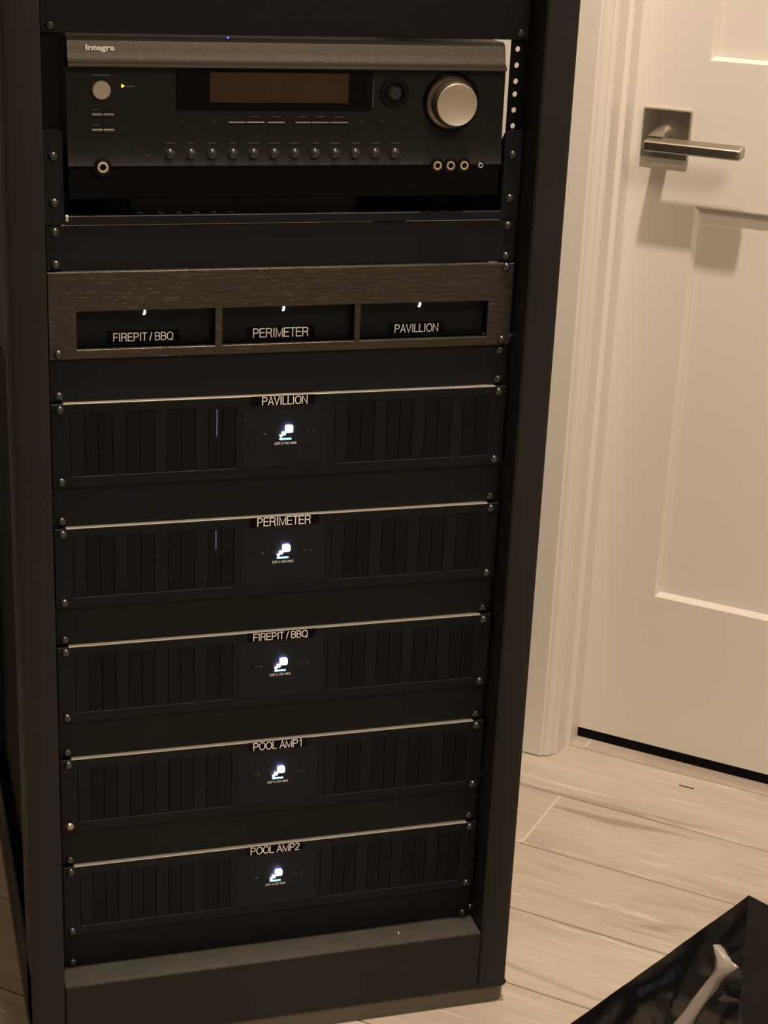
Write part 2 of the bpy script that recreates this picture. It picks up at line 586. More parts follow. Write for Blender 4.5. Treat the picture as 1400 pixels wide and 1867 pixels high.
# neck: round stub widening into the blade, its top sloping down towards the viewer
bm = new_bm()
seg = 24
rings = []
for (yy, rx, rz, cz, sq) in ((-0.006, 0.0110, 0.0110, 0.9555, 0), (-0.016, 0.0110, 0.0105, 0.9550, 0.1), (-0.034, 0.0110, 0.0085, 0.9525, 0.5), (-0.052, 0.0110, 0.0065, 0.9490, 0.85)):
    rg = []
    for k in range(seg):
        a = 2 * PI * k / seg
        cx_, sz_ = math.cos(a), math.sin(a)
        m_ = max(abs(cx_), abs(sz_))
        f_ = 1 + sq * (1 / m_ - 1)
        rg.append(bm.verts.new((0.0510 + rx * cx_ * f_, yy, cz + rz * sz_ * f_)))
    rings.append(rg)
for a, b_ in zip(rings, rings[1:]):
    for k in range(seg):
        bm.faces.new((a[k], a[(k + 1) % seg], b_[(k + 1) % seg], b_[k]))
bm.faces.new(rings[0])
bm.faces.new(rings[-1][::-1])
obj('neck', bm, m_nick, hd, 'auto')
bm = new_bm()
# blade cross-section (y, z): sloping top, upright front, flat underside
sec = [(-0.0440, 0.9520), (-0.0465, 0.9538), (-0.0662, 0.9500), (-0.0675, 0.9485), (-0.0670, 0.9380), (-0.0650, 0.9362), (-0.0450, 0.9370), (-0.0440, 0.9385)]
st = [(0.0398, 0.3), (0.0412, 1.0), (0.169, 1.0), (0.174, 0.9), (0.1755, 0.55)]
cy_, cz_ = -0.056, 0.9465
lp = []
for x, k_ in st:
    lp.append([bm.verts.new((x, cy_ + (y - cy_) * (0.80 + 0.20 * k_), cz_ + (z - cz_) * (0.55 + 0.45 * k_))) for y, z in sec])
for a, b_ in zip(lp, lp[1:]):
    for k in range(8):
        bm.faces.new((a[k], a[(k + 1) % 8], b_[(k + 1) % 8], b_[k]))
bm.faces.new(lp[0])
bm.faces.new(lp[-1][::-1])
obj('lever', bm, m_nick, hd, 'auto')

# ceiling downlight above the rack front, and the added fill lamp's glowing disc
for nm, px, py, r_, lab in (('ceiling_light', 0.22, -0.26, 0.06, 'round recessed ceiling downlight above the equipment rack'),
                            ('ceiling_light', 0.45, -1.95, 0.46, 'wide round fill disc added behind the viewer')):
    t_ = thing(nm, lab, 'ceiling light', (px, py, CEIL))
    bm = new_bm()
    for (r0, r1, z0, z1) in ((r_, r_ + 0.018, -0.004, 0.0),):
        sg = 32
        vv = [[bm.verts.new((rr * math.cos(2 * PI * k / sg), rr * math.sin(2 * PI * k / sg), zz)) for k in range(sg)] for rr, zz in ((r0, z1), (r0, z0), (r1, z0 + 0.001), (r1, z1))]
        for a, b_ in zip(vv, vv[1:]):
            for k in range(sg):
                bm.faces.new((a[k], a[(k + 1) % sg], b_[(k + 1) % sg], b_[k]))
    obj('trim_ring', bm, m_trim, t_)
    bm = new_bm()
    bmesh.ops.create_circle(bm, cap_ends=True, radius=r_, segments=32)
    for v in bm.verts:
        v.co.z = -0.001
    obj('diffuser', bm, m_glow, t_)

# ------------------------------------------------------------ rack frame
XO, XI, YF, YB = 0.281, 0.2452, -0.040, 0.55
TOP, LED = 1.295, ZR - 0.6675
KB = 0.0235
rack = thing('equipment_rack', 'tall black steel equipment rack with open right side on tile floor beside the door', 'rack', (0, 0, 0))
for sx in (-1, 1):
    # front post: channel section (face, outer return, inner return)
    a, b_ = (XI, XO)
    if sx > 0:
        out = [(XI, YF + 0.002), (XI + 0.002, YF), (XO - 0.006, YF), (XO - 0.0018, YF + 0.0018), (XO, YF + 0.006), (XO, -0.006), (XO - 0.002, -0.006),
               (XO - 0.002, YF + 0.008), (XI + 0.002, YF + 0.008), (XI + 0.002, 0.004), (XI, 0.004)]
    else:
        out = [(-x, y) for x, y in [(XI, YF + 0.002), (XI + 0.002, YF), (XO - 0.006, YF), (XO - 0.0018, YF + 0.0018), (XO, YF + 0.006), (XO, 0.03), (XO - 0.002, 0.03),
               (XO - 0.002, YF + 0.008), (XI + 0.002, YF + 0.008), (XI + 0.002, 0.004), (XI, 0.004)]]
    obj('front_post', prism_z(new_bm(), out, KB + 0.006, TOP - 0.03), m_frame, rack, 'auto')
    x0, x1 = sorted((sx * (XO - 0.035), sx * XO))
    obj('rear_post', box(new_bm(), x0, x1, YB - 0.04, YB, LED, TOP - 0.03, 0.002), m_frame, rack)
# base
bm = new_bm()
box(bm, -XI + 0.0006, XI - 0.0006, YF + 0.0005, YF + 0.0035, KB, LED - 0.0002, 0.0010)
obj('base_kick', bm, m_frame, rack)
obj('base_ledge', box(new_bm(), -XI + 0.0006, XI - 0.0006, YF + 0.001, 0.0195, LED - 0.003, LED, 0.0013, 2), m_ledge, rack, 'auto')
for sx in (-1, 1):
    x0, x1 = sorted((sx * (XO - 0.004), sx * XO))
    obj('base_side_rail', box(new_bm(), x0, x1, YF + 0.012, YB, KB, LED + 0.008, 0.0015), m_frame, rack)
# rounded lower corner blocks close the posts to the base
for sx in (-1, 1):
    bm = new_bm()
    pts = [(XI, KB + 0.0065), (XO, KB + 0.0065)] if False else []
    n = 6
    out = [(XI, KB + 0.0066), (XI, KB)]
    out += [(XO - 0.006 + 0.006 * math.sin(PI / 2 * k / n), KB + 0.006 - 0.006 * math.cos(PI / 2 * k / n)) for k in range(n + 1)]
    out += [(XO, KB + 0.0066)]
    f1 = [bm.verts.new((sx * x, YF + 0.0004, z)) for x, z in out]
    f2 = [bm.verts.new((sx * x, YF + 0.03, z)) for x, z in out]
    for k in range(len(out)):
        bm.faces.new((f1[k], f1[(k + 1) % len(out)], f2[(k + 1) % len(out)], f2[k]))
    bm.faces.new(f1)
    bm.faces.new(f2[::-1])
    obj('post_foot', bm, m_frame, rack)
# skid below the base, rounded at the front corners
bm = new_bm()
sk = []
for (cx, cy, a0) in ((XO - 0.012, YF + 0.016, -PI / 2), (XO - 0.012, YB - 0.02, 0), (-XO + 0.012, YB - 0.02, PI / 2), (-XO + 0.012, YF + 0.016, PI)):
    for k in range(6):
        a = a0 + PI / 2 * k / 5
        sk.append((cx + 0.012 * math.cos(a), cy + 0.012 * math.sin(a)))
prism_z(bm, sk, 0.0, KB)
obj('base_skid', bm, m_skid, rack, 'auto')
obj('base_floor_plate', box(new_bm(), -XO + 0.004, XO - 0.004, YF + 0.01, YB, LED - 0.008, LED - 0.0035), m_void, rack)
# top and rear
obj('top_cap', box(new_bm(), -XO, XO, YF, YB, TOP - 0.03, TOP, 0.004, 2), m_frame, rack)
# closed black side sheet (left) with grey upper brace; the right side is open
obj('side_sheet', box(new_bm(), -0.266, -0.264, 0.03, YB - 0.04, LED - 0.002, TOP - 0.03), m_void, rack)
obj('side_brace', box(new_bm(), -XO, -XO + 0.003, 0.0305, YB - 0.04, ZR + 0.035, ZR + 0.30, 0.001), m_frame, rack)
obj('side_brace', box(new_bm(), -XO, -XO + 0.003, 0.0305, YB - 0.04, TOP - 0.12, TOP - 0.03, 0.001), m_frame, rack)
obj('side_brace', box(new_bm(), XO - 0.003, XO, YB - 0.28, YB - 0.04, TOP - 0.12, TOP - 0.03, 0.001), m_frame, rack)
# mounting rails with threaded holes (only the open stretch 6U..8U needs real holes)
HOLE_U = [k + f for k in (6, 7) for f in (0.143, 0.5, 0.857)]


def rail(sx):
    bm = new_bm()
    xa, xb, y0, y1 = 0.2256, 0.2660, 0.0022, 0.0048
    zlo, z6, z8, zhi = LED, ZR + 6 * U, ZR + 8 * U, TOP - 0.03
    hx, hw = 0.2326, 0.0029
    zc = [z6] + [ZR + u * U for u in HOLE_U] + [z8]
    box(bm, xa, xb, y0, y1, zlo, z6)
    box(bm, xa, xb, y0, y1, z8, zhi)
    box(bm, hx + 0.0045, xb, y0, y1, z6, z8)
    # cells around each hole: square cell ring to octagonal hole
    edges = [z6] + [(zc[i] + zc[i + 1]) / 2 for i in range(1, len(zc) - 2)] + [z8]
    for i in range(6):
        za, zb, ch = edges[i], edges[i + 1], zc[i + 1]
        ys = (y0, y1)
        n = 12
        ring, outr = [], []
        for y in ys:
            r1, r2 = [], []
            for k in range(n):
                a = 2 * PI * (k + .5) / n
                cx_, sz_ = math.cos(a), math.sin(a)
                r1.append(bm.verts.new((hx + hw * cx_, y, ch + hw * sz_)))
                m_ = max(abs(cx_), abs(sz_))
                ux, uz = cx_ / m_, sz_ / m_
                ox = hx + (ux * (0.0045 if ux > 0 else hx - xa))
                oz = ch + (uz * (zb - ch) if uz > 0 else uz * (ch - za))
                r2.append(bm.verts.new((ox, y, oz)))
            ring.append(r1)
            outr.append(r2)
            for k in range(n):
                bm.faces.new((r1[k], r1[(k + 1) % n], r2[(k + 1) % n], r2[k]))
        for k in range(n):
            bm.faces.new((ring[0][k], ring[0][(k + 1) % n], ring[1][(k + 1) % n], ring[1][k]))
    if sx < 0:
        for v in bm.verts:
            v.co.x = -v.co.x
    o = obj('mounting_rail', bm, m_rail, rack)
    # outer web tying the rail to the post
    return o


rail(-1)
rail(1)
# small bolts on the rail web beside the right column
bolt_me = None
for (zz, sx) in ((ZR + 1.13 * U, 1), (ZR - 10.75 * U, 1), (ZR - 14.8 * U, 1), (ZR - 10.75 * U, -1)):
    if sx < 0:
        continue
    bm = lathe(new_bm(), (0, 0), [(0, -0.0028), (0.0022, -0.0025), (0.0045, -0.001), (0.005, 0.001)], 16)
    o = obj('post_bolt', bm, m_screw, rack, True)
    o.location = (0.2435, 0.0008, zz)

# ------------------------------------------------------------ screws
bm = lathe(new_bm(), (0, 0), [(0, -0.0036), (0.0011, -0.0035), (0.0013, -0.0026), (0.0017, -0.0034), (0.0032, -0.0026), (0.0044, -0.0012), (0.0047, -0.0002), (0.0047, 0.0)], 18)
for v in bm.verts:
    pass
bmesh.ops.recalc_face_normals(bm, faces=bm.faces)
screw_me = bpy.data.meshes.new('screw')
bm.to_mesh(screw_me)
bm.free()
screw_me.materials.append(m_screw)
for p in screw_me.polygons:
    p.use_smooth = True


def screw(parent, x, u, y, mat_=None, dx=0.0):
    me = screw_me
    if mat_:
        me = screw_me.copy()
        me.materials.clear()
        me.materials.append(mat_)
    o = bpy.data.objects.new('screw', me)
    COL.objects.link(o)
    o.parent = parent
    o.location = (x + dx, y, u * U)
    o.rotation_euler = (0, random.uniform(0, 6.28), 0)
    return o


HX = 0.23255


# ------------------------------------------------------------ blank panels
def blank(u0, u1, label, screws, y=-0.0022):
    t_ = thing('blank_panel', label, 'panel', (0, 0, ZR), 'black blanking panels in the rack')
    g = 0.0004
    obj('plate', box(new_bm(), -0.2413, 0.2413, y, 0.0, u0 * U + g, u1 * U - g, 0.0005), m_panel, t_)
    for (x, u) in screws:
        screw(t_, x, u, y)
    return t_


L, R = -HX, HX
blank(8.06, 10, 'wide black blank panel above the receiver, topmost in view', [(L, 8.22), (R, 8.22), (L, 9.86), (R, 9.86)])
blank(10, 11, 'black blank panel under the rack top, above the topmost one in view', [(L, 10.5), (R, 10.5)])
blank(3, 4, 'black blank panel between the receiver shelf and the three-window panel', [(L, 3.86), (L, 3.14), (R, 3.86), (R, 3.14)])
blank(0, 1, 'black blank panel between the three-window panel and the PAVILLION amplifier', [(L, 0.14), (R, 0.14), (R, 0.86)])
blank(-3, -2, 'black blank panel directly below the PAVILLION amplifier', [(L, -2.86), (R, -2.86)])
blank(-6, -5, 'black blank panel directly below the PERIMETER amplifier', [(L, -5.86), (R, -5.86)])
blank(-9, -8, 'black blank panel directly below the FIREPIT / BBQ amplifier', [(L, -8.86), (R, -8.86)])
pb = blank(-12, -11, 'black blank panel below the POOL AMP1 amplifier, with one shiny screw', [(L, -11.86), (R, -11.86)])
o = screw(pb, L, -10.86 - 0.0, -0.0022 - 0.006, m_screw2)
o.location.z = (-11 + 0.16) * U + 0.0
o['label'] = 'shiny plain steel screw'
pb2 = blank(-15, -14, 'lowest black blank panel, just above the rack base ledge', [(L, -14.86), (R, -14.86)])

# ------------------------------------------------------------ receiver shelf
sh = thing('rack_shelf', 'black steel rack shelf with tall ears carrying the receiver', 'shelf', (0, 0, ZR))
for sx in (-1, 1):
    x0, x1 = sorted((sx * 0.2262, sx * 0.2425))
    obj('ear', box(new_bm(), x0, x1, -0.0024, 0.0, 4 * U + 0.0005, 6.06 * U, 0.0004), m_panel, sh)
    x0, x1 = sorted((sx * 0.2236, sx * 0.2262))
    # side wall that tapers towards the back
    bm = new_bm()
    pf = [(-0.0024, 4 * U + 0.001), (-0.0024, 6.05 * U), (0.02, 5.6 * U), (0.36, 4.6 * U), (0.36, 4 * U + 0.001)]
    prism_x(bm, pf, x0, x1)
    obj('side_wall', bm, m_panel, sh)
    for u in (5.5, 4.5):
        screw(sh, sx * HX, u, -0.0024)
obj('front_lip', box(new_bm(), -0.2236, 0.2236, -0.0045, -0.002, 4 * U + 0.0005, 0.1875, 0.0008), m_panel, sh)
obj('tray', box(new_bm(), -0.2236, 0.2236, -0.002, 0.36, 0.1830, 0.1850), m_gloss, sh)
slot_x = [-0.190, -0.171, -0.1475, -0.127, -0.1095, -0.0915, -0.0745, -0.057, 0.032, 0.048, 0.060, 0.148, 0.1665]
for i, x in enumerate(slot_x):
    bm = new_bm()
    box(bm, -0.0035, 0.0035, -0.0012, 0.0012, 0, 0.0013, 0.0004)
    o = obj('slot_glint', bm, m_bar, sh)  # grey bar painted in for light reflected off a tray slot edge
    o.location = (x, 0.003 if i not in (2, 3, 4, 5, 6, 7) else 0.016, 0.1852)
    o.rotation_euler = (0, 0, -0.9)
obj('clip', box(new_bm(), -0.2225, -0.2195, -0.0055, -0.002, 0.182, 0.1885, 0.0008), m_ring, sh)

# ------------------------------------------------------------ AV receiver
rc = thing('av_receiver', 'black audio video receiver with round champagne volume knob on the upper shelf', 'receiver', (0, 0, ZR))
XR = 0.2188
obj('chassis', box(new_bm(), -XR + 0.001, XR - 0.001, 0.012, 0.34, 0.200, 0.3555, 0.002), m_lit_tone, rc)  # chassis colour lightened to show its left side as lit
for x in (-0.17, 0.17):
    for y in (0.05, 0.30):
        b_ = new_bm()
        bmesh.ops.create_cone(b_, cap_ends=True, segments=20, radius1=0.02, radius2=0.018, depth=0.015)
        o = obj('foot', b_, m_rail, rc, 'auto')
        o.location = (x, y, 0.1925)
bm = new_bm()
prism_x(bm, [(0.012, 0.3556), (0.003, 0.3554), (-0.0015, 0.3520), (-0.0040, 0.3440), (-0.0055, 0.3370), (-0.0078, 0.3338), (-0.0118, 0.3304), (-0.0112, 0.3290), (-0.0040, 0.3286), (0.012, 0.3286)], -XR + 0.0015, XR - 0.0015)
obj('top_band', bm, m_band, rc, 'auto')
bm = new_bm()
prism_x(bm, [(0.012, 0.3285), (-0.0035, 0.3285), (-0.0038, 0.285), (-0.0042, 0.262), (-0.0052, 0.248), (-0.0068, 0.2385), (-0.0078, 0.2362), (-0.0070, 0.2350), (0.012, 0.2350)], -XR, XR)
obj('front_panel', bm, m_rec, rc, 'auto')
obj('lower_band', box(new_bm(), -XR, XR, -0.0025, 0.012, 0.2035, 0.2349, 0.001), m_gloss, rc)
text('brand_lettering', 'Integra', -0.1868, 0.3452, -0.0050, 0.0272, m_white, rc, height=0.0072, bold=0.035, depth=0.0003)
dw = obj('display_window', box(new_bm(), -0.1147, 0.0795, -0.0052, -0.003, 0.2885, 0.3300, 0.0006), m_gloss, rc)
obj('display_screen', box(new_bm(), -0.0823, 0.0555, -0.0056, -0.0050, 0.2960, 0.3245, 0.0002), m_disp, dw)
obj('display_edge', box(new_bm(), 0.0806, 0.0813, -0.0048, -0.0030, 0.2925, 0.3185), m_bar, rc)
# volume knob
kn = obj('volume_knob', lathe(new_bm(), (0.1625, 0.2972), [(0.0255, -0.0032), (0.0258, -0.0062), (0.0238, -0.0085), (0.0228, -0.0095), (0.0222, -0.0215), (0.0208, -0.0238)], 64), m_knobside, rc, 'auto')
kn['label'] = 'large round champagne metal volume knob'
obj('knob_face', lathe(new_bm(), (0.1625, 0.2972), [(0.0208, -0.0238), (0.0200, -0.0243), (0.0194, -0.0240), (0, -0.0240)], 64), m_silver, kn, 'auto')
obj('knob_well', lathe(new_bm(), (0.1625, 0.2972), [(0.0300, -0.0034), (0.0285, -0.0052), (0.0258, -0.0044), (0.0255, -0.0032)], 64), m_gloss, rc, 'auto')
# power button and indicator
pb_ = obj('power_button', lathe(new_bm(), (-0.1862, 0.3068), [(0.0088, -0.003), (0.0088, -0.0062), (0.0078, -0.0072), (0, -0.0072)], 36), m_silver, rc, 'auto')
pb_['label'] = 'round champagne metal power button'
yl = obj('indicator_light', lathe(new_bm(), (-0.1660, 0.3108), [(0.0022, -0.003), (0.0020, -0.0048), (0, -0.0052)], 3), m_yel, rc)
yl['label'] = 'small yellow triangle light'
obj('printed_mark', box(new_bm(), -0.1625, -0.1545, -0.0040, -0.0036, 0.3098, 0.3112), m_grey, rc)
obj('printed_mark', box(new_bm(), -0.1945, -0.1780, -0.0039, -0.0034, 0.3200, 0.3210), m_grey, rc)
obj('indicator_light', cyl(new_bm(), (-0.0645, 0.3585 - 0.0022), 0.0009, -0.001, -0.0028, seg=10), m_bluel, rc)['label'] = 'tiny blue light on top edge'
for z in (0.2840, 0.2694):
    for x in (-0.1960, -0.1849):
        obj('flat_button', box(new_bm(), x, x + 0.0105, -0.0066, -0.0035, z - 0.0012, z + 0.0012, 0.0004), m_bar, rc)
    obj('printed_mark', box(new_bm(), -0.1945, -0.1880, -0.0043, -0.0038, z + 0.0042, z + 0.0050), m_grey, rc)
for i in range(12):
    x = -0.1206 + i * (0.1063 + 0.1206) / 11
    obj('input_button', lathe(new_bm(), (x - 0.0008, 0.2470), [(0.0062, -0.0046), (0.0062, -0.0060), (0.0050, -0.0060), (0.0049, -0.0080), (0.0036, -0.0096), (0.0018, -0.0102), (0, -0.0103)], 20), m_btn, rc, 'auto')
    wv = random.uniform(0.003, 0.0062)
    obj('printed_mark', box(new_bm(), x - wv, x + wv * 0.8, -0.0049, -0.0044, 0.2566, 0.2573), m_grey, rc)
for x0, x1 in ((-0.0640, -0.0470), (-0.0462, -0.0280), (-0.0255, -0.0080), (0.0025, 0.0185), (0.0193, 0.0370), (0.0378, 0.0560)):
    obj('flat_button', box(new_bm(), x0, x1, -0.0062, -0.0035, 0.2762, 0.2776, 0.0003), m_bar if x0 != -0.0462 else m_btn, rc)
    if x0 > -0.06:
        obj('printed_mark', box(new_bm(), x0 + 0.004, x1 - 0.004, -0.0044, -0.0038, 0.2822, 0.2829), m_grey, rc)
for x in (-0.1095, -0.0780, 0.0700, 0.0920, 0.1120):
    obj('small_button', cyl(new_bm(), (x, 0.2780), 0.0016, -0.003, -0.0052, seg=12), m_btn, rc)
# control ring on the right of the display
dp = obj('control_pad', lathe(new_bm(), (0.1030, 0.3060), [(0.0150, -0.0033), (0.0145, -0.0056), (0.0100, -0.0062), (0.0085, -0.0042), (0.0080, -0.0042)], 40), m_rail, rc, 'auto')
obj('pad_center', lathe(new_bm(), (0.1030, 0.3060), [(0.0062, -0.0033), (0.0058, -0.0068), (0.0, -0.0076)], 24), m_btn, dp, 'auto')
# jacks
def jack(x, z, r, m_, name='jack'):
    o = obj(name, lathe(new_bm(), (x, z), [(r, -0.0055), (r, -0.0102), (r * 0.62, -0.0104), (r * 0.60, -0.006)], 24), m_, rc, 'auto')
    obj('jack_hole', lathe(new_bm(), (x, z), [(r * 0.6, -0.0082), (0, -0.0082)], 20), m_void, o)
    obj('jack_collar', lathe(new_bm(), (x, z), [(r * 1.65, -0.0025), (r * 1.65, -0.0080), (r * 1.25, -0.0086), (r, -0.0080)], 28), m_gloss, o, 'auto')


jack(-0.1862, 0.2350, 0.0052, m_ring)
jack(0.1500, 0.2352, 0.0044, m_gold)
jack(0.1640, 0.2352, 0.0044, m_ring)
jack(0.1785, 0.2352, 0.0044, m_gold)
jack(0.1960, 0.2352, 0.0026, m_ring)

# ------------------------------------------------------------ panel with three windows and its players
zp = thing('window_panel', 'brushed dark metal rack panel with three rectangular windows', 'panel', (0, 0, ZR))
W = [(-0.2138, -0.0756), (-0.0680, 0.0700), (0.0765, 0.2150)]
Y0, Y1 = -0.0062, 0.0
za, zb, zw0, zw1 = U + 0.0006, 3 * U - 0.0006, 0.0545, 0.0932
bm = new_bm()
xs = [-0.2413, W[0][0], W[0][1], W[1][0], W[1][1], W[2][0], W[2][1], 0.2413]
zs = [za, zw0, zw1, zb]
V = {}
for yi, y in enumerate((Y0, Y1)):
    for i, x in enumerate(xs):
        for j_, z in enumerate(zs):
            V[yi, i, j_] = bm.verts.new((x, y, z))
hole = {(1, 1), (3, 1), (5, 1)}
for i in range(7):
    for j_ in range(3):
        if (i, j_) in hole:
            c = [(i, j_), (i + 1, j_), (i + 1, j_ + 1), (i, j_ + 1)]
            for k in range(4):
                a, b_ = c[k], c[(k + 1) % 4]
                bm.faces.new((V[(0,) + a], V[(0,) + b_], V[(1,) + b_], V[(1,) + a]))
            continue
        for yi in (0, 1):
            bm.faces.new((V[yi, i, j_], V[yi, i + 1, j_], V[yi, i + 1, j_ + 1], V[yi, i, j_ + 1]))
for i in range(7):
    for j_ in (0, 3):
        bm.faces.new((V[0, i, j_], V[0, i + 1, j_], V[1, i + 1, j_], V[1, i, j_]))
for j_ in range(3):
    for i in (0, 7):
        bm.faces.new((V[0, i, j_], V[0, i, j_ + 1], V[1, i, j_ + 1], V[1, i, j_]))
bmesh.ops.recalc_face_normals(bm, faces=bm.faces)
es = [e for e in bm.edges if abs(e.verts[0].co.y - Y0) < 1e-6 and abs(e.verts[1].co.y - Y0) < 1e-6 and len(e.link_faces) == 2
      and abs(e.link_faces[0].normal.dot(e.link_faces[1].normal)) < 0.5]
bmesh.ops.bevel(bm, geom=es, offset=0.0005, segments=1, affect='EDGES')
obj('faceplate', bm, m_brush, zp)
obj('edge_glint_strip', box(new_bm(), -0.2350, 0.2350, Y0 + 0.0002, -0.0004, zb - 0.0003, zb + 0.0003, 0.0002), m_lit_tone, zp)  # lighter strip paints the lit line along the panel top
for (x, u) in ((L, 1.14), (R, 1.14), (R, 2.90)):
    screw(zp, x, u, Y0)
bx = new_bm()
box(bx, -0.218, 0.218, 0.001, 0.20, U + 0.004, 0.0530)
obj('lower_tray', bx, m_rail, zp)
obj('light_block_plate', box(new_bm(), 0.2180, 0.2200, 0.0005, 0.19, 0.0535, 0.1300), m_void, zp)  # added black plate keeps the bright door out of the window edge
for (w0, w1), s, tx, lx, wd in zip(W, ('FIREPIT / BBQ', 'PERIMETER', 'PAVILLION'), (-0.1462, -0.0045, 0.1415), (-0.1462, -0.0036, 0.1422), (0.0610, 0.0592, 0.0487)):
    t_ = thing('streaming_player', 'black streaming player with a small white light behind the window marked ' + s, 'player', (0, 0, ZR), 'streaming players in the three-window panel')
    obj('housing', box(new_bm(), w0 - 0.0015, w1 + 0.0012, 0.0075, 0.19, 0.0535, 0.0945, 0.0006), m_amp, t_)
    # crescent-shaped status light
    bm = new_bm()
    n = 10
    pts = []
    for k in range(n + 1):
        a = -PI / 2 * 0.9 + PI * 0.9 * k / n
        pts.append((0.0008 + 0.0018 * math.cos(a), 0.0034 * math.sin(a)))
    for k in range(n, -1, -1):
        a = -PI / 2 * 0.9 + PI * 0.9 * k / n
        pts.append((-0.0004 + 0.0012 * math.cos(a), 0.0034 * math.sin(a) * 0.95))
    fa = [bm.verts.new((lx + x, 0.0058, 0.0888 + z)) for x, z in pts]
    fb = [bm.verts.new((lx + x, 0.0076, 0.0888 + z)) for x, z in pts]
    for k in range(len(pts)):
        bm.faces.new((fa[k], fa[(k + 1) % len(pts)], fb[(k + 1) % len(pts)], fb[k]))
    for k in range(n):
        bm.faces.new((fa[k], fa[k + 1], fa[-2 - k], fa[-1 - k]))
    obj('status_light', bm, m_led, t_)
    lb = obj('label_strip', box(new_bm(), tx - wd / 2 - 0.006, tx + wd / 2 + 0.006, 0.0070, 0.0076, 0.0570, 0.0692), m_tape, t_)
    lb['label'] = 'black label reading ' + s
    lettering('lettering', s, tx, 0.0628, 0.0070, wd, m_text, lb)


# ------------------------------------------------------------ amplifiers
def amplifier(u, s, wd, label, leak=0.0, tx=-0.0018, tape=(-0.0375, 0.0375), smudge=None):
    t_ = thing('power_amplifier', label, 'amplifier', (0, 0, ZR + u * U), 'labelled power amplifiers in the rack')
    YA = -0.0080
    H = 2 * U
    z0, z1 = -H + 0.0005, -0.0005
    bays = [(-0.2225, -0.0535), (0.0525, 0.2225)]
    by0, by1 = -H + 0.0115, -0.0105
    bm = new_bm()
    xs = [-0.2413, bays[0][0], bays[0][1], bays[1][0], bays[1][1], 0.2413]
    zs = [z0, by0, by1, z1]
    V = {}
    for yi, y in enumerate((YA, 0.0)):
        for i, x in enumerate(xs):
            for j_, z in enumerate(zs):
                V[yi, i, j_] = bm.verts.new((x, y, z))
    for i in range(5):
        for j_ in range(3):
            if j_ == 1 and i in (1, 3):
                c = [(i, j_), (i + 1, j_), (i + 1, j_ + 1), (i, j_ + 1)]
                for k in range(4):
                    a, b_ = c[k], c[(k + 1) % 4]
                    bm.faces.new((V[(0,) + a], V[(0,) + b_], V[(1,) + b_], V[(1,) + a]))
                continue
            for yi in (0, 1):
                bm.faces.new((V[yi, i, j_], V[yi, i + 1, j_], V[yi, i + 1, j_ + 1], V[yi, i, j_ + 1]))
        for j_ in (0, 3):
            bm.faces.new((V[0, i, j_], V[0, i + 1, j_], V[1, i + 1, j_], V[1, i, j_]))
    for j_ in range(3):
        for i in (0, 5):
            bm.faces.new((V[0, i, j_], V[0, i, j_ + 1], V[1, i, j_ + 1], V[1, i, j_]))
    bmesh.ops.recalc_face_normals(bm, faces=bm.faces)
    es = [e for e in bm.edges if abs(e.verts[0].co.y - YA) < 1e-6 and abs(e.verts[1].co.y - YA) < 1e-6 and len(e.link_faces) == 2
          and abs(e.link_faces[0].normal.dot(e.link_faces[1].normal)) < 0.5]
    bmesh.ops.bevel(bm, geom=es, offset=0.0005, segments=1, affect='EDGES')
    obj('faceplate', bm, m_amp, t_)
    obj('chassis', box(new_bm(), -0.215, 0.215, 0.006, 0.36, -H + 0.003, -0.003, 0.001), m_void, t_)
    obj('edge_glint_strip', box(new_bm(), -0.2290, 0.2290, YA + 0.0002, -0.0004, z1 - 0.0004, z1 + 0.0004, 0.0002), m_edge_glint, t_)  # pale strip paints the glint along the faceplate top
    # ventilation fins behind each bay
    for (b0, b1) in bays:
        n = 12
        pitch = (b1 - b0) / n
        for k in range(n):
            xc = b0 + pitch * (k + 0.5)
            wdt = pitch * 0.487
            yf = -0.0077 if k % 3 else -0.0079
            obj('fin', box(new_bm(), xc - wdt, xc + wdt, yf, -0.0052, by0 + 0.0002, by1 - 0.0002, 0.0003), m_fin2 if k % 3 == 0 else m_fin, t_)
        obj('fin_backing', box(new_bm(), b0 + 0.0002, b1 - 0.0002, -0.0060, 0.0, by0 + 0.0002, by1 - 0.0002), m_fin, t_)
    ct = obj('center_plate', box(new_bm(), -0.0450, 0.0450, YA - 0.0002, YA + 0.001, by0, by1), m_ampc, t_)
    yy = YA - 0.0002
    # illuminated emblem: large square, two small ones stepping down to the left, bar below
    em = obj('emblem', box(new_bm(), -0.0016, 0.0064, yy - 0.0026, yy - 0.0022, -0.0398, -0.0322, 0.0016, 2), m_logo, t_)
    em['label'] = 'glowing white emblem of stepped squares'
    obj('halo_emitter', box(new_bm(), -0.0012, 0.0060, yy - 0.0021, yy - 0.0001, -0.0394, -0.0326), m_halo, em)  # blue emitter added behind the emblem to cast a halo on the plate
    obj('emblem_step', box(new_bm(), -0.0052, -0.0012, yy - 0.0024, yy - 0.0020, -0.0428, -0.0392, 0.0009), m_logo, em)
    obj('emblem_step', box(new_bm(), -0.0074, -0.0048, yy - 0.0024, yy - 0.0020, -0.0448, -0.0424, 0.0007), m_logo, em)
    obj('emblem_bar', box(new_bm(), -0.0074, 0.0056, yy - 0.0012, yy - 0.0001, -0.0486, -0.0466, 0.0005), m_bluebar, em)
    text('model_lettering', 'DSP 2-750 MKII', -0.0005, -0.0524, yy, 0.0235, m_white, t_, height=0.0028, bold=0.01, slant=0.2)
    text('channel_marks', '11', -0.0268, -0.0410, yy, 0.0022, m_grey, t_)
    obj('channel_light', box(new_bm(), -0.0236, -0.0216, yy - 0.0003, yy + 0.0002, -0.0420, -0.0404), m_bar, t_)
